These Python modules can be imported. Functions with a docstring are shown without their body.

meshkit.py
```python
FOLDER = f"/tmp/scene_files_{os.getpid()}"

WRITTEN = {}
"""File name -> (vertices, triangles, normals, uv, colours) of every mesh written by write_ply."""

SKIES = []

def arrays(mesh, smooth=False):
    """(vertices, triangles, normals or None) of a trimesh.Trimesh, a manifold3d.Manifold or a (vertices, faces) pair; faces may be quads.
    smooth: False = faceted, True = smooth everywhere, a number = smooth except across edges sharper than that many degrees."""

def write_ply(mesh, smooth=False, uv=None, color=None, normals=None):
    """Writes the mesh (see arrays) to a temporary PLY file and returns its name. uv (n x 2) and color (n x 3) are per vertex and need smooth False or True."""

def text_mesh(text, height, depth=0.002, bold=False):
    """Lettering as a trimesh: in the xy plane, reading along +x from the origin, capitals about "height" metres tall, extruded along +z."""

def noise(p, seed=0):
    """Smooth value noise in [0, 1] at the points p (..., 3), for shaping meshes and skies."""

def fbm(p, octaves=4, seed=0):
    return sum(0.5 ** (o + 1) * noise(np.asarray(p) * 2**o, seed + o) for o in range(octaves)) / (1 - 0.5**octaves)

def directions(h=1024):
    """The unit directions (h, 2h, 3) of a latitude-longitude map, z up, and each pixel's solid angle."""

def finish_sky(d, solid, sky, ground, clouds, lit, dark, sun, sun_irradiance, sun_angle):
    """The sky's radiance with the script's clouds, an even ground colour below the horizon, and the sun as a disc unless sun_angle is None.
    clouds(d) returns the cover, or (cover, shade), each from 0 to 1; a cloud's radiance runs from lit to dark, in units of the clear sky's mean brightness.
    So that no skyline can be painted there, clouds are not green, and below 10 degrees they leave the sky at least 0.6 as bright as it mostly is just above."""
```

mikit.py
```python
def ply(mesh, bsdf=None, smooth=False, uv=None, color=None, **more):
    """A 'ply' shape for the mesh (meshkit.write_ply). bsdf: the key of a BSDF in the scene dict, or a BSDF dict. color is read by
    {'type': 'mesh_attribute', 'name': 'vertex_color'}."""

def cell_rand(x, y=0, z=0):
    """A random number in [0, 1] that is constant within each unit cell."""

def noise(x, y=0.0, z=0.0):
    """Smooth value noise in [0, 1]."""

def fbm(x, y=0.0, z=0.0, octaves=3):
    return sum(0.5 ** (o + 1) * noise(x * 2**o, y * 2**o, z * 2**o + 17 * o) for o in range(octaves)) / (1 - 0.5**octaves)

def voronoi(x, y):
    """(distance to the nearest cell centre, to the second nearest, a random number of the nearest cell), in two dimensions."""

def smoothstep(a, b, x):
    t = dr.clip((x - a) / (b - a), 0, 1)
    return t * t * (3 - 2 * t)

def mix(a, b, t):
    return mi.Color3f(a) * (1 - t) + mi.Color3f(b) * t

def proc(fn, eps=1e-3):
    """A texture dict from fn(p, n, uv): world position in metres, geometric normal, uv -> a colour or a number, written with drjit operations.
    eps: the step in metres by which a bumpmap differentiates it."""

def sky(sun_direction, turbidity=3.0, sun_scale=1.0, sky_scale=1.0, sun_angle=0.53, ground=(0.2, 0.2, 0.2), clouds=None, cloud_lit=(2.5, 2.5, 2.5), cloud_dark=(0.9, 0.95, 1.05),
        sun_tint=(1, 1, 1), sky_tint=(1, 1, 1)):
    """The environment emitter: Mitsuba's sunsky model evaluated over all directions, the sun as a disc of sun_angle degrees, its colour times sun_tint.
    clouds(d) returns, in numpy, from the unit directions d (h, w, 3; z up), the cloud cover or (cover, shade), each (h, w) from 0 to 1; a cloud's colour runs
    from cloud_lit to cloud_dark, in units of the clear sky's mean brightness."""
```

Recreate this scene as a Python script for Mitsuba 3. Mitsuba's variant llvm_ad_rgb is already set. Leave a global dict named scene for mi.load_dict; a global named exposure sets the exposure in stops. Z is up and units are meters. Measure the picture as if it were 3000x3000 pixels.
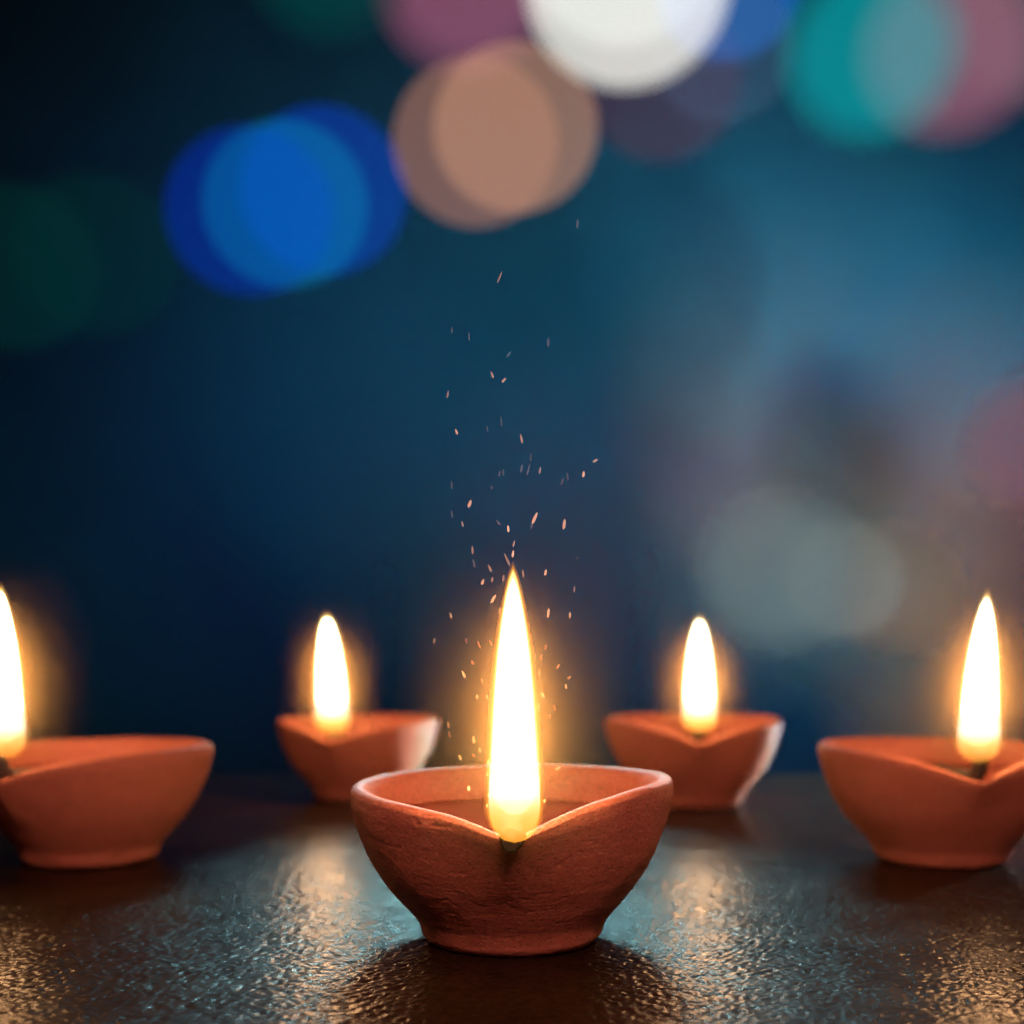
import math
import numpy as np
import trimesh
import drjit as dr
import mitsuba as mi
import mikit
import meshkit
from mikit import proc, fbm, noise, smoothstep, mix, voronoi

T = mi.ScalarTransform4f
scene, labels = {}, {}
exposure = 0.0

# ------------------------------------------------------------------ camera (low over the table, tilted slightly up)
PITCH, EYE = math.radians(6.28), [0.0, -0.302, 0.0662]
scene['camera'] = {
    'type': 'thinlens', 'fov': 44.18, 'fov_axis': 'x', 'aperture_radius': 0.0023, 'focus_distance': 0.262,
    'near_clip': 0.01, 'far_clip': 60.0,
    'to_world': T().look_at(origin=EYE, target=[0, EYE[1] + math.cos(PITCH), EYE[2] + math.sin(PITCH)], up=[0, 0, 1])}

# ------------------------------------------------------------------ lamps out of the picture
FLAME = np.array([52.0, 26.5, 11.5])


def rgb(*c):
    return {'type': 'rgb', 'value': [float(x) for x in c]}


def lamp_sphere(key, at, r, L, weight=1.0):
    scene[key] = {'type': 'sphere', 'center': list(at), 'radius': r, 'bsdf': {'type': 'ref', 'id': 'lamp_glass'},
                  'emitter': {'type': 'area', 'radiance': rgb(*L), 'sampling_weight': weight}}


def wall_light(n, at, to, L, cut, beam):
    """An uplight on the floor behind the table; L is the radiance it gives the wall where it points."""
    at, to = np.array(at, float), np.array(to, float)
    d = to - at
    d2 = d @ d
    cos = d[1] / math.sqrt(d2)
    I = np.array(L) * math.pi * d2 / (cos * np.array(WALL))
    scene[f'uplight_{n:03d}'] = {'type': 'spot', 'intensity': rgb(*I), 'sampling_weight': 0.8, 'cutoff_angle': float(cut), 'beam_width': float(beam),
                                 'to_world': T().look_at(origin=at.tolist(), target=to.tolist(), up=[0, 0, 1])}


WALL = (0.08, 0.30, 0.40)
WALL_Y = 3.3
scene['lamp_glass'] = {'type': 'diffuse', 'reflectance': rgb(.6, .6, .6)}

# white lamp low on the right, behind the diyas (rim light); cyan lamp high behind; warm lamp behind the camera
scene['side_lamp'] = {'type': 'spot', 'intensity': rgb(26, 24.5, 21.5), 'cutoff_angle': 22.0, 'beam_width': 15.0, 'sampling_weight': 1.5,
                      'to_world': T().look_at(origin=[.95, .98, .036], target=[-.05, .27, .022], up=[0, 0, 1])}
for i, (dx, dz) in enumerate(((-.30, .03), (-.20, 0), (-.10, .04), (0, 0), (.10, .04), (.20, 0), (.30, .03))):    # a bar of narrow cyan spots above the picture
    scene[f'top_lamp_{i:03d}'] = {'type': 'spot', 'intensity': rgb(3.0, 8.0, 9.0), 'cutoff_angle': 2.7, 'beam_width': .6, 'sampling_weight': .3,
                                  'to_world': T().look_at(origin=[.02 + dx, 1.98, 1.33 + dz], target=[0, .04, 0], up=[0, 0, 1])}
lamp_sphere('warm_lamp', (0.05, -0.44, 0.34), 0.05, (50, 21, 15.5), 2.0)
labels['warm_lamp'] = {'label': 'warm lamp behind the camera', 'category': 'lamp'}

UP = [  # at, to, wall radiance, cutoff, beam
    ((0.9, 1.2, -0.6), (1.1, WALL_Y, 0.95), (0.0000, 0.0000, 0.0449), 34, 2),
    ((0.3, 1.2, -0.6), (0.35, WALL_Y, 0.9), (0.0003, 0.0361, 0.0485), 30, 2),
    ((-0.5, 1.2, -0.6), (-0.55, WALL_Y, 0.7), (0.0005, 0.0000, 0.0158), 26, 2),
    ((-1.2, 1.2, -0.6), (-1.1, WALL_Y, 0.5), (0.0002, 0.0067, 0.0131), 26, 2),
    ((0.6, 1.9, -0.6), (0.72, WALL_Y, 0.3), (0.0277, 0.0438, 0.0350), 14, 4),
    ((1.2, 1.9, -0.6), (1.35, WALL_Y, 0.5), (0.1437, 0.0662, 0.0252), 15, 3),
    ((1.2, 1.9, -0.6), (1.15, WALL_Y, 0.12), (0.0081, 0.0411, 0.0250), 16, 3),
    ((0.55, 1.9, -0.6), (0.68, WALL_Y, 0.72), (0.0566, 0.0150, 0.0000), 13, 2),
    ((0.1, 1.9, -0.6), (0.3, WALL_Y, 0.35), (0.0226, 0.0002, 0.0000), 18, 2),
    ((0.9, 1.5, -0.6), (0.75, WALL_Y, 1.25), (0.0090, 0.0871, 0.1305), 13, 2),
    ((1.5, 1.5, -0.6), (1.38, WALL_Y, 1.05), (0.0066, 0.0819, 0.1258), 12, 2),
    ((-0.2, 1.9, -0.6), (-0.15, WALL_Y, 0.45), (0.0062, 0.0000, 0.0000), 17, 2),
    ((1.0, 1.5, -0.6), (1.1, WALL_Y, 0.72), (0.0000, 0.0083, 0.0000), 14, 2),
    ((0.85, 1.6, -0.6), (0.92, WALL_Y, 0.62), (0.0500, 0.0600, 0.0620), 16, 2),
    ((-0.3, 1.2, -0.6), (-0.45, WALL_Y, 1.35), (.0005, .009, .018), 22, 2),
    ((1.0, 1.9, -0.6), (1.2, WALL_Y, -0.05), (.090, .045, .018), 14, 2),
]
for i, u in enumerate(UP):
    wall_light(i, *u)

# ------------------------------------------------------------------ materials


def clay_color(p, n, uv):
    a = fbm(p.x * 90, p.y * 90, p.z * 160, 4)
    b = fbm(p.x * 900 + 7, p.y * 900, p.z * 1500, 3)
    c = smoothstep(.55, .8, noise(p.x * 1900, p.y * 1900, p.z * 2600))
    base = mix([.54, .152, .098], [.70, .245, .170], a * .6 + b * .4)
    d = smoothstep(.62, .85, noise(p.x * 1500 + 31, p.y * 1500, p.z * 1900))
    return mix(mix(base, [.74, .40, .27], c * .42), [.27, .075, .045], d * .45)


scene['clay'] = {'type': 'principled', 'base_color': proc(clay_color), 'roughness': 0.68, 'specular': 0.35}


def table_color(p, n, uv):
    a = fbm(p.x * 45, p.y * 45, 2.0, 4)
    b = fbm(p.x * 800, p.y * 800, 5.0, 2)
    return mix([.006, .0034, .0022], [.038, .018, .010], a * .55 + b * .45)


def table_rough(p, n, uv):
    return 0.22 + 0.15 * fbm(p.x * 120, p.y * 120, 4.0, 3)


scene['slate'] = {'type': 'principled', 'base_color': proc(table_color), 'roughness': proc(table_rough), 'specular': 0.035}
scene['oil_liquid'] = {'type': 'principled', 'base_color': rgb(.17, .012, .006), 'roughness': 0.04, 'specular': 0.5}


def wick_color(p, n, uv):
    return mix([.035, .032, .03], [.17, .16, .145], fbm(p.x * 2000, p.y * 2000, p.z * 900, 3))


scene['char_cotton'] = {'type': 'diffuse', 'reflectance': proc(wick_color)}
scene['clear_gas'] = {'type': 'null'}
scene['dark_metal'] = {'type': 'principled', 'base_color': rgb(.04, .04, .04), 'roughness': .5, 'metallic': .6}


def wall_color(p, n, uv):
    return mix([.07, .28, .375], [.09, .32, .425], fbm(p.x * 3, p.z * 3, 1.0, 3))


scene['plaster'] = {'type': 'diffuse', 'reflectance': proc(wall_color)}
scene['dark_floor'] = {'type': 'diffuse', 'reflectance': rgb(.05, .05, .055)}
scene['flame_gas'] = {'type': 'mask', 'opacity': 0.03, 'bsdf': {'type': 'diffuse', 'reflectance': rgb(.5, .5, .5)}}

# ------------------------------------------------------------------ the setting
scene['backdrop_wall'] = mikit.ply(trimesh.creation.box(
    extents=(9, .1, 5.0), transform=trimesh.transformations.translation_matrix((0, WALL_Y + .05, 1.75))), 'plaster')
labels['backdrop_wall'] = {'kind': 'structure', 'label': 'dim blue wall far behind the table, out of focus'}
scene['floor'] = mikit.ply(trimesh.creation.box(extents=(9, 9, .1), transform=trimesh.transformations.translation_matrix((0, 0, -.80))), 'dark_floor')
labels['floor'] = {'kind': 'structure', 'label': 'dark floor below the table'}


def slab(x0, x1, y0, y1, z0, z1, b):
    import manifold3d as m3
    pts = []
    for x in (x0 + b, x1 - b):
        for y in (y0 + b, y1 - b):
            for z in (z0 + b, z1 - b):
                pts.append(m3.Manifold.sphere(b, 24).translate((x, y, z)))
    return m3.Manifold.batch_hull(pts)


labels['table'] = {'label': 'dark pitted stone table with a glossy rough top under the oil lamps', 'category': 'table'}


def graded(lo, hi, a, b, h, grow):
    """Coordinates from lo to hi, h apart between a and b and growing outwards."""
    mid = np.linspace(a, b, int(round((b - a) / h)) + 1)

    def out(length):
        d, x, r = h, 0.0, []
        while x < length:
            d = min(d * grow, .012)
            x += d
            r.append(x)
        return np.array(r) * (length / r[-1])
    return np.r_[(a - out(a - lo))[::-1], mid, b + out(hi - b)]


def table_top_mesh():
    from scipy.spatial import cKDTree
    xs, ys = graded(-.75, .75, -.135, .135, .00040, 1.012), graded(-.62, .40, -.115, .055, .00042, 1.010)
    X, Y = np.meshgrid(xs, ys, indexing='ij')
    P = np.stack([X, Y, X * 0], -1)
    rng = np.random.default_rng(11)
    n, m = int(.56 / .0026), int(.5 / .0026)
    c = np.stack(np.meshgrid(np.arange(n), np.arange(m), indexing='ij'), -1).reshape(-1, 2) + rng.random((n * m, 2))
    c = c * .0026 + np.array([-.28, -.20])
    keep = rng.random(len(c)) < .75
    c = c[keep]
    rad, dep = rng.uniform(.0003, .00095, len(c)), rng.uniform(.00006, .00028, len(c))
    warp = np.stack([meshkit.noise(P * 1100 + 3), meshkit.noise(P * 1100 + 40)], -1) - .5
    d, k = cKDTree(c).query((np.stack([X, Y], -1) + warp * .0011).reshape(-1, 2), distance_upper_bound=.004)
    k = np.minimum(k, len(c) - 1)
    h = -(dep[k] * np.exp(-np.minimum(d / rad[k], 9) ** 2)).reshape(X.shape)
    h += .00030 * (meshkit.fbm(P * 1100, 2, 1) - .5)
    h += .00014 * (meshkit.fbm(P * 380, 2, 2) - .5)
    h += .00030 * (meshkit.fbm(P * 60, 2, 3) - .5)
    e = np.minimum(np.minimum(X + .75, .75 - X), np.minimum(Y + .62, .40 - Y))
    h = h - .00020 - .006 * (1 - np.sqrt(np.clip(1 - (1 - np.clip(e / .006, 0, 1)) ** 2, 0, 1)))
    nx, ny = X.shape
    V = np.stack([X, Y, h], -1).reshape(-1, 3)
    i, j = np.arange(nx - 1)[:, None], np.arange(ny - 1)[None]
    a = i * ny + j
    F = np.vstack([np.stack([a, a + ny, a + ny + 1], -1).reshape(-1, 3), np.stack([a, a + ny + 1, a + 1], -1).reshape(-1, 3)])
    body = trimesh.creation.box(extents=(1.5, 1.02, .034), transform=trimesh.transformations.translation_matrix((0, -.11, -.0235)))
    return trimesh.Trimesh(np.vstack([V, body.vertices]), np.vstack([F, body.faces + len(V)]), process=False)


scene['table__tabletop'] = mikit.ply(table_top_mesh(), 'slate', smooth=True)
for i, (x, y) in enumerate(((-.66, -.54), (.66, -.54), (-.66, .32), (.66, .32))):
    scene['table__leg' + (f'_{i:03d}' if i else '')] = mikit.ply(slab(x - .03, x + .03, y - .03, y + .03, -.75, -.0405, .003), 'dark_metal', smooth=30)

# ------------------------------------------------------------------ oil lamps (diyas)
PROFILE = [(0, 0), (.012, 0), (.0185, 0), (.0192, .0003), (.0202, .0012), (.0208, .0025), (.0219, .0044), (.0236, .0063), (.0265, .0093),
           (.0305, .0140), (.0333, .0186), (.0357, .0243), (.0370, .0285), (.0376, .0312), (.0376, .0328), (.0370, .0339), (.0360, .0343), (.0348, .0340), (.0339, .0330),
           (.0331, .0312), (.0322, .0270), (.0300, .0215), (.0270, .0160), (.0225, .0105), (.0150, .0068), (.006, .0055), (0, .0053)]


def smooth_profile(pts, n):
    p = np.array(pts, float)
    d = np.r_[0, np.cumsum(np.linalg.norm(np.diff(p, axis=0), axis=1))]
    from scipy.interpolate import PchipInterpolator
    s = np.linspace(0, d[-1], n)
    return np.stack([PchipInterpolator(d, p[:, 0])(s), PchipInterpolator(d, p[:, 1])(s)], 1)


def spout(th, r, z):
    """The pinch towards -y (th measured from the spout): teardrop plan, dipped lip. Works on arrays."""
    a = np.abs(th)
    phi = math.radians(30)
    s = np.sqrt(a * a + .0025) - .0
    plan = np.where(s < phi, np.cos(phi) / np.cos(phi - np.minimum(s, phi)) / np.cos(phi), 1.0)
    t = np.clip(z / .034, 0, 1.05)
    k = np.clip((t - .30) / .70, 0, 1.1) ** 1.25
    r2 = r * (1 + (plan - 1) * k)
    dip = .0068 * np.exp(-(np.sqrt(a * a + .004) - .063) / .40)
    kz = np.clip((t - .35) / .65, 0, 1.1) ** 1.5
    z2 = z - dip * kz
    return r2, z2


def bowl_mesh(seed, size, foot, tilt, nt=300, npr=150, grain=0.0):
    rng = np.random.default_rng(seed)
    prof = smooth_profile(PROFILE, npr)
    prof[:, 1] *= 1.06
    th = np.linspace(-np.pi, np.pi, nt, endpoint=False)
    TH, R = np.meshgrid(th, prof[:, 0], indexing='ij')
    Z = np.tile(prof[:, 1], (nt, 1))
    R, Z = spout(TH, R, Z)
    c = np.stack([np.cos(TH) * 2.0, np.sin(TH) * 2.0, Z * 60], -1)
    w = (meshkit.fbm(c + 3.1 * seed, 3, seed) - .5)
    R = R * (1 + .030 * w)
    w2 = (meshkit.fbm(np.stack([np.cos(TH) * 7, np.sin(TH) * 7, Z * 250], -1), 3, seed + 5) - .5)
    R = R * (1 + .012 * w2)
    Z = Z + (Z > .02) * .0010 * (meshkit.noise(np.stack([np.cos(TH) * 1.5, np.sin(TH) * 1.5, TH * 0], -1) + seed, 1) - .5) * np.clip((Z - .02) / .01, 0, 1)
    # uneven foot: the rim of clay squashed against the table
    fz = np.exp(-((Z - .0018) / .0022) ** 2) * (R > .018)
    fw = meshkit.fbm(np.stack([np.cos(TH) * 3.2, np.sin(TH) * 3.2, TH * 0 + 1.7 * seed], -1), 3, seed + 9)
    R = R * (1 + fz * foot * (fw - .35))
    Z = np.where((Z < .0035) & (R > .017), Z + .0022 * np.clip(fw - .5, 0, 1) * np.clip((R - .017) / .004, 0, 1), Z)
    X, Y = R * np.sin(TH), -R * np.cos(TH)
    Z = Z + tilt * X * np.clip(Z / .03, 0, 1)
    V = np.stack([X, Y, Z], -1)
    if grain:                  # throwing lines, sandy grain and small dents, as real relief along the normal
        N = np.cross(np.roll(V, -1, 0) - np.roll(V, 1, 0), np.gradient(V, axis=1))
        N /= np.maximum(np.linalg.norm(N, axis=-1, keepdims=True), 1e-12)
        if (N[0, npr // 4] * V[0, npr // 4])[:2].sum() < 0:
            N = -N
        Q = np.stack([np.cos(TH) * 3.0 + Z * 25, np.sin(TH) * 3.0 + Z * 18, Z * 1150], -1)
        h = .00008 * (meshkit.fbm(Q, 3, 21) - .5)
        h += .00013 * (meshkit.fbm(V * 1900, 2, 22) - .5)
        h += .00009 * (meshkit.fbm(V * 480, 3, 23) - .5)
        h += .00016 * (meshkit.fbm(V * 130, 2, 24) - .5)
        h -= .00016 * np.clip(meshkit.noise(V * np.array([500, 500, 900]), 25) - .72, 0, 1) / .28
        V = V + N * (h * grain * np.clip(R / .01, 0, 1))[..., None]
    V = V.reshape(-1, 3) * size
    n = prof.shape[0]
    i = np.arange(nt)[:, None]
    j = np.arange(n - 1)[None, :]
    a, b = i * n + j, ((i + 1) % nt) * n + j
    F = np.vstack([np.stack([a, b, b + 1], -1).reshape(-1, 3), np.stack([a, b + 1, a + 1], -1).reshape(-1, 3)])
    m = trimesh.Trimesh(V, F, process=True, merge_norm=True, merge_tex=True)
    m.update_faces(m.nondegenerate_faces())
    return m


def oil_mesh(size, level=.0276):
    th = np.linspace(-np.pi, np.pi, 120, endpoint=False)
    r0 = np.interp(level / 1.06, [.0215, .0270, .0312], [.0300, .0322, .0331])
    r, _ = spout(th, np.full_like(th, r0), np.full_like(th, level))
    r = r * 1.0
    rings = []
    for f, dz in ((0, -.0), (.5, 0), (.9, 0), (.965, .0001), (1.015, .0005)):
        rings.append(np.stack([r * f * np.sin(th), -r * f * np.cos(th), np.full_like(th, level + dz)], -1))
    V = np.vstack(rings) * size
    n = len(th)
    F = []
    i = np.arange(n)
    for k in range(len(rings) - 1):
        a, b, c, d = k * n + i, k * n + (i + 1) % n, (k + 1) * n + (i + 1) % n, (k + 1) * n + i
        F += [np.stack([a, c, b], -1), np.stack([a, d, c], -1)]
    m = trimesh.Trimesh(V, np.vstack(F), process=False)
    if m.face_normals[len(m.faces) // 2][2] < 0:
        m.invert()
    return m


def tube(path, radii, seg=20, seed=0):
    path, radii = np.array(path, float), np.array(radii, float)
    from scipy.interpolate import CubicSpline
    d = np.r_[0, np.cumsum(np.linalg.norm(np.diff(path, axis=0), axis=1))]
    s = np.linspace(0, d[-1], 40)
    P, Rr = CubicSpline(d, path)(s), np.interp(s, d, radii)
    e = d[-1] - s
    cap = Rr[-1]
    Rr = np.where(e < cap, np.sqrt(np.maximum(cap ** 2 - (cap - e) ** 2, 1e-12)) * Rr / cap, Rr)
    t = np.gradient(P, axis=0)
    t /= np.linalg.norm(t, axis=1, keepdims=True)
    x = np.cross(t, [1, 0.02, 0])
    x /= np.linalg.norm(x, axis=1, keepdims=True)
    y = np.cross(t, x)
    a = np.linspace(0, 2 * np.pi, seg, endpoint=False)
    tw = a[None] + 3.0 * (s / d[-1])[:, None]
    lob = 1 + .09 * np.cos(3 * a)[None]
    V = P[:, None] + Rr[:, None, None] * lob[..., None] * (np.cos(tw)[..., None] * x[:, None] + np.sin(tw)[..., None] * y[:, None])
    V = V.reshape(-1, 3)
    V = V + .00022 * (meshkit.noise(V * 1500, seed)[:, None] - .5)
    F = []
    i = np.arange(seg)
    for k in range(39):
        p, q = k * seg + i, k * seg + (i + 1) % seg
        F += [np.stack([p, q, q + seg], -1), np.stack([p, q + seg, p + seg], -1)]
    m = trimesh.Trimesh(V, np.vstack(F), process=False)
    trimesh.repair.fix_normals(m)
    return m


FU = [0, .012, .03, .055, .09, .13, .2, .3, .45, .56, .68, .76, .84, .9, .96, 1]
FW = [0, .42, .64, .82, .95, 1, .985, .93, .85, .775, .66, .55, .42, .30, .15, 0]


def flame_mesh(h, w, lean, u0=0.0, u1=1.0, k=1.0, round_tip=0.0, seg=40, rings=46):
    """A flame body with its base at the origin; u0 lifts the rounded bottom, k scales the girth, u1 the length."""
    s = (1 - np.cos(np.linspace(0, np.pi, rings))) / 2
    f = np.interp(s, FU, FW)
    f = f * (1 - round_tip) + round_tip * np.interp(s, FU, FW) ** .62
    if u0 > 0:                 # inner bodies begin higher: match the outer width there with a round bottom
        u = u0 + (u1 - u0) * s
        outer = np.interp(np.clip(u / u1, 0, 1), FU, FW)
        outer = outer * (1 - round_tip) + round_tip * outer ** .62
        e = np.clip((u - u0) / .13, 0, 1)
        f = np.minimum(outer, 1.0) * np.sqrt(np.clip(1 - (1 - e) ** 2, 0, 1))
        f[-1] = 0
    else:
        u = u0 + (u1 - u0) * s
    r = np.maximum(w * k * f, 1e-6)
    z = h * u
    cx = lean * np.clip(u, 0, 1.1) ** 1.3
    a = np.linspace(0, 2 * np.pi, seg, endpoint=False)
    V = np.stack([cx[:, None] + r[:, None] * np.cos(a), r[:, None] * np.sin(a), np.repeat(z[:, None], seg, 1)], -1).reshape(-1, 3)
    i = np.arange(seg)
    F = []
    for q in range(rings - 1):
        p0, p1 = q * seg + i, q * seg + (i + 1) % seg
        F += [np.stack([p0, p1, p1 + seg], -1), np.stack([p0, p1 + seg, p0 + seg], -1)]
    m = trimesh.Trimesh(V, np.vstack(F), process=False)
    if m.volume < 0:
        m.invert()
    return m


MANTLE = [(1.24, -.004, 1.035, (.12, .026, .001)), (1.12, -.002, 1.018, (.50, .21, .006)), (1.0, 0, 1.0, None), (.93, .10, .99, (.5, .45, .25))]
# the body of the flame: dim orange at the wick, where the vapour has not yet caught, to yellow and white higher up
HEAT = [(0, (.30, .08, .01)), (.03, (.50, .16, .03)), (.06, (.70, .30, .06)), (.10, (.74, .45, .12)), (.14, (.78, .66, .32)), (.17, (.95, 1., .85)), (.22, (1., 1., .9)), (.3, (1., .9, .5)), (1, (.9, .6, .12))]


SMOKE = (30.0, .0066, .0235, -.012, .072)


def oil_lamp(key, at, turn, size, seed, label, flame, wick, foot=.05, tilt=0.0, glow=SMOKE, base_dim=1.0, fine=(420, 200)):
    """at: x, y on the table; turn: degrees of the spout to the right, seen from the camera."""
    W = T().translate([at[0], at[1], 0]).rotate([0, 0, 1], turn)
    labels[key] = {'label': label, 'category': 'oil lamp', 'group': 'clay oil lamps with lit flames on the table'}
    scene[f'{key}__bowl'] = mikit.ply(bowl_mesh(seed, size, foot, tilt, fine[0], fine[1], 1.0), 'clay', smooth=True, to_world=W)
    scene[f'{key}__oil'] = mikit.ply(oil_mesh(size), 'oil_liquid', smooth=False, to_world=W)
    scene[f'{key}__wick'] = mikit.ply(tube(np.array(wick[0]) * size, np.array(wick[1]) * size, seed=seed), 'char_cotton', smooth=40, to_world=W)
    off, h, w, lean, rt = flame
    FT = T().translate([at[0] + off[0], at[1] + off[1], off[2]])
    scene[f'{key}__flame'] = mikit.ply(flame_mesh(h, w, lean, .19, .965, .86, rt), 'flame_gas', smooth=False, to_world=FT,
                                       emitter={'type': 'area', 'radiance': rgb(*FLAME), 'sampling_weight': 6.0})
    for i, (k, u0, u1, L) in enumerate(MANTLE):
        m = flame_mesh(h, w, lean, u0, u1, k, rt, 36, 60)
        col, glowing = None, rgb(*(np.array(L) * (base_dim if i < 2 else 1.0))) if L else {'type': 'mesh_attribute', 'name': 'vertex_color'}
        if not L:
            u = m.vertices[:, 2] / h
            col = np.stack([np.interp(u, [q for q, _ in HEAT], [c[n] for _, c in HEAT]) for n in range(3)], 1)
            col = col * (base_dim + (1 - base_dim) * np.clip(u / .15, 0, 1))[:, None]
        scene[f'{key}__flame__mantle__{i:03d}'] = mikit.ply(m, 'clear_gas', smooth=False, color=col, to_world=FT,
                                                            emitter={'type': 'area', 'radiance': glowing, 'sampling_weight': 0.0})
    # a little soot and vapour hanging round the flame, lit by it: thin smoke that thins out to nothing
    sigma, lam, rx, z0, z1 = glow
    nx, nz = 40, 72
    gx = (np.arange(nx) + .5) / nx * 2 * rx - rx
    gz = (np.arange(nz) + .5) / nz * (z1 - z0) + z0
    Z, Y, X = np.meshgrid(gz, gx, gx, indexing='ij')
    u = np.clip(Z / h, 0, 1)
    rad = np.sqrt((X - lean * u ** 1.3) ** 2 + Y ** 2) - w * np.interp(u, FU, FW)
    d = np.sqrt(np.maximum(rad, 0) ** 2 + (np.maximum(Z - h, 0) * 1.5) ** 2 + np.maximum(-Z, 0) ** 2)
    edge = np.clip(np.minimum(np.minimum(rx - abs(X), rx - abs(Y)) / (.35 * rx), np.minimum(Z - z0, z1 - Z) / .012), 0, 1)
    rho = np.exp(-d / lam) * edge ** 1.5 * np.exp(-((Z - .44 * h) / (.44 * h)) ** 2)
    rho[[0, -1]] = rho[:, [0, -1]] = rho[:, :, [0, -1]] = 0
    box = FT.translate([-rx, -rx, z0]).scale([2 * rx, 2 * rx, z1 - z0])
    scene[f'{key}_smoke'] = {'type': 'heterogeneous', 'albedo': rgb(.38, .255, .105), 'scale': float(sigma),
                             'sigma_t': {'type': 'gridvolume', 'grid': mi.VolumeGrid(rho[..., None].astype(np.float32)), 'to_world': box}}
    scene[f'{key}__flame__glow'] = {'type': 'cube', 'to_world': box.translate([.5, .5, .5]).scale(.5), 'bsdf': {'type': 'ref', 'id': 'clear_gas'},
                                    'interior': {'type': 'ref', 'id': f'{key}_smoke'}}


LOW_WICK = ([(.002, .006, .0276), (0, -.014, .0280), (0, -.030, .0284), (0, -.0395, .0286), (0, -.0456, .0290)], [.0024, .0026, .0027, .0027, .0026])


def high_wick(dx, top=.0355):
    return ([(.002, .006, .0276), (0, -.014, .0280), (0, -.028, .0284), (dx * .2, -.0365, .0298), (dx, -.0390, top)], [.0020, .0021, .0022, .0022, .0020])


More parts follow.
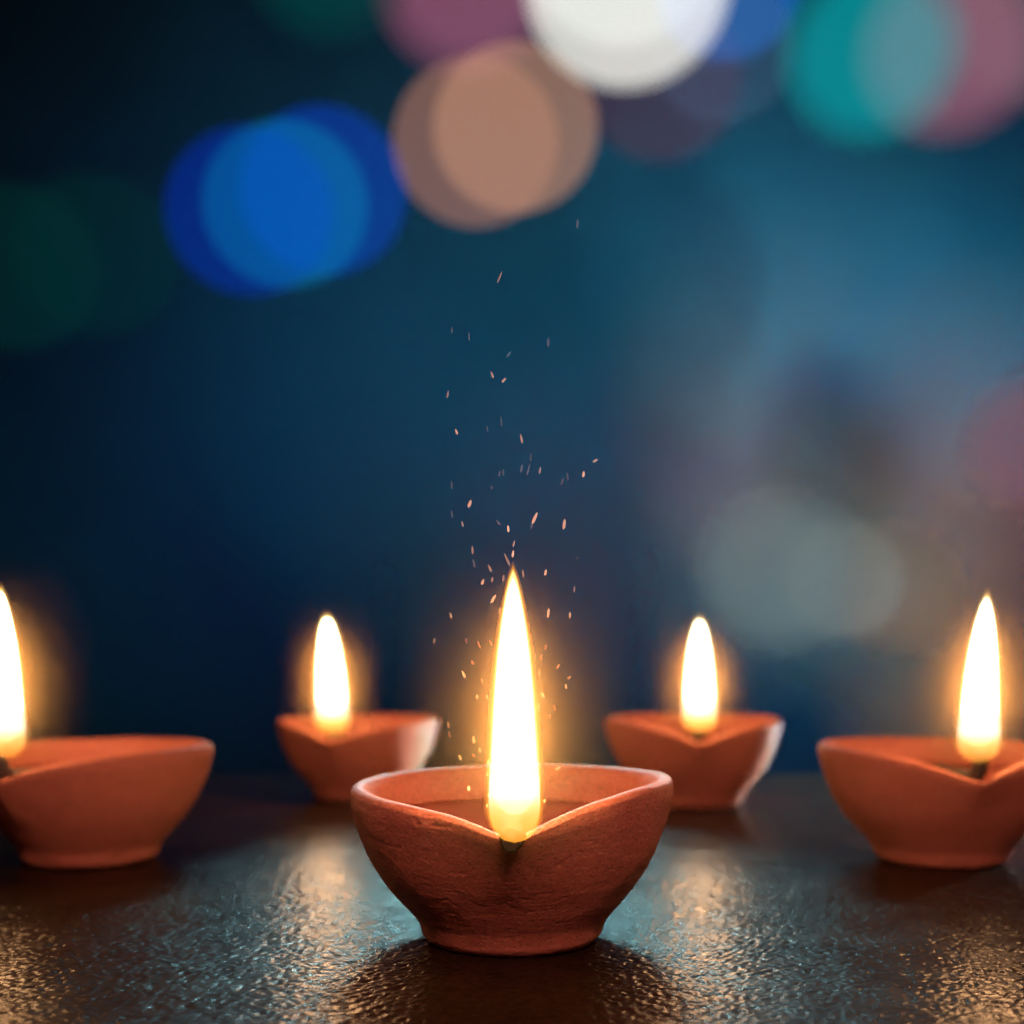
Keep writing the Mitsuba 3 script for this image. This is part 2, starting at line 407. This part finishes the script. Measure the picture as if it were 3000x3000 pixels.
oil_lamp('oil_lamp', (0, 0), 0, 1.0, 3, 'terracotta oil lamp nearest the camera, in sharp focus, with the tallest flame and sparks above',
         ((.0005, -.0452, .0284), .0542, .0050, -.0003, 0), LOW_WICK, foot=.10, tilt=.03, glow=(31.0, .0064, .0260, -.014, .080), fine=(1000, 420))
oil_lamp('oil_lamp_001', (-.1350, .111), -23, 1.0, 5, 'terracotta oil lamp cut off by the left edge, its flame at the very edge',
         ((-.0155, -.0330, .0345), .0508, .0056, -.0036, 0), high_wick(-.001, .0365), foot=.16, base_dim=.6)
oil_lamp('oil_lamp_002', (.1372, .111), -2, 1.0, 8, 'terracotta oil lamp cut off by the right edge, dark wick standing in its flame',
         ((-.0014, -.0400, .0340), .0490, .0056, .0045, 0), high_wick(.0015, .0385), foot=.03, base_dim=.6)
oil_lamp('oil_lamp_003', (-.0705, .286), -11, .98, 11, 'small looking blurred terracotta oil lamp behind left of the nearest lamp',
         ((-.0065, -.0390, .0310), .0502, .0066, -.0033, .5), high_wick(0, .0335), foot=.03)
oil_lamp('oil_lamp_004', (.0795, .260), -4, 1.025, 14, 'small looking blurred terracotta oil lamp behind right of the nearest lamp',
         ((-.0030, -.0410, .0335), .0461, .0064, .0007, .35), high_wick(0, .0350), foot=.03)

# ------------------------------------------------------------------ sparks above the nearest flame: x, y, z, half length, half width, tilt, glow
SPARKS = [
    (0.0145,-0.0314,0.1602,0.00109,0.00032,5,0.20), (-0.0026,-0.0424,0.1447,0.00140,0.00025,22,0.35), (-0.0118,-0.0600,0.1287,0.00065,0.00024,2,0.15),
    (-0.0089,-0.0465,0.1309,0.00103,0.00022,-2,0.25), (0.0071,-0.0601,0.1263,0.00097,0.00030,3,0.25), (-0.0007,-0.0372,0.1293,0.00083,0.00025,35,0.30),
    (-0.0041,-0.0455,0.1230,0.00081,0.00031,-20,0.45), (-0.0018,-0.0279,0.1257,0.00069,0.00032,42,0.60), (-0.0132,-0.0471,0.1186,0.00087,0.00027,10,0.35),
    (-0.0023,-0.0363,0.1150,0.00119,0.00024,-5,0.12), (-0.0052,-0.0409,0.1126,0.00070,0.00025,-10,0.10), (-0.0122,-0.0286,0.1141,0.00069,0.00030,-22,0.70),
    (0.0020,-0.0362,0.1113,0.00110,0.00032,-12,0.50), (0.0019,-0.0534,0.1023,0.00094,0.00030,12,0.25), (0.0036,-0.0289,0.1056,0.00147,0.00024,15,0.28),
    (0.0040,-0.0351,0.1074,0.00096,0.00023,5,0.10), (0.0058,-0.0429,0.1034,0.00081,0.00027,12,0.40), (-0.0025,-0.0543,0.1011,0.00062,0.00024,12,0.28),
    (-0.0019,-0.0314,0.1046,0.00078,0.00027,5,0.12), (0.0164,-0.0563,0.1034,0.00062,0.00028,60,0.60), (0.0147,-0.0450,0.1023,0.00069,0.00037,8,0.75),
    (0.0100,-0.0531,0.0997,0.00078,0.00024,20,0.25), (0.0120,-0.0316,0.1037,0.00097,0.00028,-5,0.10), (-0.0125,-0.0428,0.1004,0.00093,0.00025,0,0.13),
    (-0.0039,-0.0614,0.0974,0.00039,0.00029,0,0.15), (-0.0082,-0.0587,0.0946,0.00083,0.00036,22,0.75), (0.0046,-0.0480,0.0929,0.00137,0.00039,24,0.80),
    (0.0106,-0.0468,0.0918,0.00114,0.00039,8,0.70), (-0.0103,-0.0409,0.0924,0.00066,0.00025,-15,0.45), (-0.0029,-0.0338,0.0934,0.00072,0.00030,-35,0.30),
    (-0.0008,-0.0360,0.0919,0.00076,0.00034,-5,0.90), (-0.0119,-0.0536,0.0931,0.00078,0.00027,-5,0.15), (0.0038,-0.0579,0.0902,0.00055,0.00027,20,0.25),
    (0.0004,-0.0379,0.0886,0.00076,0.00027,15,0.50), (0.0002,-0.0317,0.0869,0.00085,0.00032,8,0.90), (-0.0080,-0.0472,0.0865,0.00087,0.00030,-3,0.45),
    (-0.0077,-0.0475,0.0837,0.00087,0.00029,-12,0.30), (-0.0010,-0.0387,0.0851,0.00154,0.00032,-25,0.40), (-0.0049,-0.0243,0.0843,0.00090,0.00032,-25,0.50),
    (0.0024,-0.0313,0.0827,0.00088,0.00025,-5,0.50), (-0.0018,-0.0349,0.0815,0.00072,0.00032,5,0.50), (-0.0040,-0.0468,0.0805,0.00060,0.00027,8,0.45),
    (-0.0060,-0.0438,0.0802,0.00065,0.00039,22,0.70), (0.0067,-0.0499,0.0818,0.00068,0.00032,12,0.75), (0.0125,-0.0620,0.0838,0.00030,0.00024,0,0.30),
    (-0.0039,-0.0380,0.0770,0.00109,0.00040,30,0.85), (0.0079,-0.0269,0.0744,0.00114,0.00034,8,0.90), (0.0127,-0.0244,0.0740,0.00075,0.00032,5,0.70),
    (0.0134,-0.0307,0.0794,0.00078,0.00025,5,0.35), (-0.0123,-0.0466,0.0732,0.00064,0.00023,-15,0.35), (-0.0026,-0.0294,0.0748,0.00073,0.00032,0,0.50),
    (-0.0088,-0.0567,0.0681,0.00057,0.00026,0,0.20), (-0.0153,-0.0522,0.0682,0.00063,0.00026,12,0.45), (-0.0068,-0.0410,0.0675,0.00089,0.00024,-20,0.60),
    (-0.0099,-0.0292,0.0684,0.00064,0.00026,-5,0.20), (-0.0043,-0.0450,0.0678,0.00069,0.00023,-30,0.40), (0.0064,-0.0619,0.0670,0.00056,0.00022,8,0.55),
    (-0.0079,-0.0490,0.0639,0.00054,0.00031,-25,0.55), (-0.0096,-0.0502,0.0616,0.00081,0.00032,-25,1.00), (-0.0063,-0.0367,0.0600,0.00057,0.00031,-15,0.55),
    (-0.0070,-0.0477,0.0571,0.00050,0.00032,0,1.20), (-0.0051,-0.0394,0.0568,0.00052,0.00037,0,0.90), (0.0061,-0.0485,0.0575,0.00068,0.00036,-28,1.00),
    (0.0051,-0.0618,0.0556,0.00056,0.00026,-10,0.80), (0.0082,-0.0563,0.0553,0.00066,0.00023,-12,0.45), (0.0090,-0.0543,0.0632,0.00058,0.00027,35,0.70),
    (0.0112,-0.0537,0.0610,0.00049,0.00027,50,0.60), (0.0116,-0.0283,0.0586,0.00059,0.00034,-8,0.90), (0.0076,-0.0481,0.0532,0.00055,0.00026,5,0.30),
    (-0.0133,-0.0361,0.0509,0.00072,0.00031,-10,0.50), (-0.0135,-0.0262,0.0483,0.00074,0.00028,-15,0.40), (-0.0075,-0.0513,0.0489,0.00081,0.00037,-2,1.00),
    (-0.0063,-0.0532,0.0470,0.00053,0.00037,-12,0.70), (-0.0103,-0.0482,0.0452,0.00059,0.00034,-20,1.00), (-0.0046,-0.0500,0.0444,0.00054,0.00028,0,1.50),
    (-0.0085,-0.0498,0.0394,0.00050,0.00033,0,2.00), (0.0089,-0.0538,0.0436,0.00058,0.00033,60,1.00), (0.0064,-0.0492,0.0369,0.00041,0.00036,0,1.30),
    (-0.0049,-0.0495,0.0360,0.00036,0.00033,0,1.00), (-0.0045,-0.0520,0.0383,0.00036,0.00033,0,1.00), (-0.0052,-0.0364,0.0407,0.00038,0.00031,0,0.80),
    (-0.0135,-0.0244,0.0740,0.00070,0.00032,-10,0.35), (0.0050,-0.0257,0.0649,0.00065,0.00027,-5,0.50), (0.0056,-0.0451,0.0620,0.00088,0.00025,0,0.50),
    (0.0056,-0.0602,0.0650,0.00065,0.00021,2,0.40), (-0.0075,-0.0526,0.0460,0.00045,0.00030,-20,0.40),
]
grain = trimesh.creation.icosphere(1, 1.0)
for i, (x, y, z, hl, hw, ang, b) in enumerate(SPARKS):
    m = grain.copy()
    hw *= .8
    m.vertices *= (hw, hw, hl)
    m.vertices[:, 0] *= 1 - .25 * m.vertices[:, 2] / hl
    m.apply_transform(trimesh.transformations.rotation_matrix(math.radians(ang), [0, 1, 0]))
    hot = min(1.0, max(0.0, (b - .3) / .7))
    heat = min(1.0, max(0.0, (.085 - z) / .04))
    col = np.array([1.0, .42 + .12 * heat, .24 - .10 * heat]) * (.08 + 1.0 * b ** 1.6)
    if b < .35:
        col = np.array([.16, .10, .10]) * (.3 + b)
    key = 'spark' + (f'_{i:03d}' if i else '')
    scene[key] = mikit.ply(m, 'flame_gas', smooth=False, to_world=T().translate([x, y, z]),
                           emitter={'type': 'area', 'radiance': rgb(*col), 'sampling_weight': 0.0})
    kind = ('small bright yellow spark beside the body of the nearest flame', 'bright sparks beside the nearest flame') if z < .0825 and b >= .7 else (
        'thin dull orange spark close around the nearest flame', 'dull sparks close around the nearest flame') if z < .0825 else (
        'orange glowing spark sliver floating just above the tip of the nearest flame', 'orange sparks above the nearest flame') if b >= .45 else (
        'faint dim spark sliver floating above the nearest flame', 'faint sparks above the nearest flame')
    labels[key] = {'label': kind[0], 'category': 'spark', 'group': kind[1]}

# ------------------------------------------------------------------ round glass lamps hanging far behind
GLOBES = [  # place, radius, radiance, frosted layers inside, label
    ((-0.451, 1.800, 0.817), 0.142, (0, 0.009, 0.155), 0, 'dark blue round lamp, left one of the three overlapping blue lamps'),
    ((-0.463, 2.200, 0.975), 0.167, (0, 0.072, 0.155), 0, 'bright blue round lamp in the middle of the three overlapping blue lamps'),
    ((-0.448, 2.600, 1.154), 0.196, (0, 0.018, 0.19), 0, 'dark blue round lamp, right one of the three overlapping blue lamps'),
    ((-0.064, 1.850, 0.962), 0.146, (0.175, 0.078, 0.048), 0, 'dull orange round lamp, left and lower of the overlapping orange pair'),
    ((0.007, 2.300, 1.181), 0.176, (0.24, 0.118, 0.066), 0, 'dull orange round lamp, right and upper of the overlapping orange pair'),
    ((-0.114, 2.700, 1.743), 0.216, (0.23, 0.07, 0.13), 2, 'dusky pink round lamp at the top edge left of the white lamps'),
    ((0.212, 1.900, 1.292), 0.189, (0.66, 0.65, 0.59), 1, 'white round lamp at the top edge, lower of two overlapping white lamps'),
    ((0.262, 2.450, 1.697), 0.233, (0.26, 0.31, 0.29), 1, 'white round lamp at the top edge, upper of two overlapping white lamps'),
    ((0.490, 2.400, 1.563), 0.165, (0.006, 0.085, 0.33), 1, 'blue round lamp at the top edge right of the white lamps'),
    ((0.393, 2.850, 1.550), 0.208, (0.040, 0.010, 0.020), 1, 'faint purple round lamp just below the white lamps'),
    ((0.431, 2.150, 1.282), 0.143, (0.018, 0.03, 0.055), 0, 'faint slate blue round lamp below the blue lamp at the top edge'),
    ((0.658, 1.900, 1.155), 0.153, (0, 0.25, 0.28), 2, 'teal round lamp at the upper right'),
    ((0.983, 2.400, 1.410), 0.188, (0.235, 0.085, 0.13), 2, 'dusky pink round lamp overlapping the teal lamp at the upper right'),
    ((1.328, 2.800, 1.698), 0.206, (0.1, 0.09, 0.1), 2, 'greyish pink round lamp in the top right corner'),
    ((-0.890, 1.900, 0.750), 0.149, (0, 0.012, 0.011), 1, 'very dim green round lamp at the left edge'),
    ((-0.913, 2.400, 0.935), 0.178, (0, 0.010, 0.010), 1, 'very dim green round lamp, right one of the dim pair on the left'),
    ((-0.385, 2.200, 1.517), 0.167, (0, 0.035, 0.035), 2, 'dim teal round lamp at the top edge above the blue lamps'),
    ((0.488, 2.000, 0.213), 0.143, (0.100, 0.130, 0.132), 2, 'faint pale grey round lamp at the right, leftmost of three faint lamps'),
    ((0.695, 2.350, 0.217), 0.125, (0.085, 0.090, 0.084), 1, 'faint pale grey round lamp, middle one of the three faint lamps at the right'),
    ((0.913, 2.700, 0.214), 0.149, (0.100, 0.075, 0.045), 2, 'faint beige round lamp, rightmost of the three faint lamps at the right'),
    ((1.010, 2.100, 0.460), 0.128, (0.140, 0.058, 0.080), 2, 'faint rose round lamp at the right edge'),
    ((0.586, 2.300, -0.124), 0.121, (0.002, 0.01, 0.02), 0, 'very faint navy round lamp low between the two right oil lamps'),
]
scene['globe_glass'] = {'type': 'mask', 'opacity': 0.10, 'bsdf': {'type': 'diffuse', 'reflectance': rgb(.05, .05, .05)}}
globe = trimesh.creation.icosphere(4, 1.0)
for i, (c, r, L, soft, lab) in enumerate(GLOBES):
    key = 'globe_lamp' + (f'_{i:03d}' if i else '')
    sizes = ((1.0,), (1.03, .93), (1.12, .99, .86, .73))[soft]
    for q, f in enumerate(sizes):
        part = 'globe' if q == 0 else 'diffuser' + (f'_{q - 1:03d}' if q > 1 else '')
        scene[f'{key}__{part}'] = mikit.ply(globe, 'globe_glass', smooth=False, to_world=T().translate(list(c)).scale(r * f),
                                            emitter={'type': 'area', 'radiance': rgb(*(np.array(L) / len(sizes))), 'sampling_weight': 0.0})
    labels[key] = {'label': lab, 'category': 'lamp', 'group': 'round lamps glowing out of focus behind the table'}
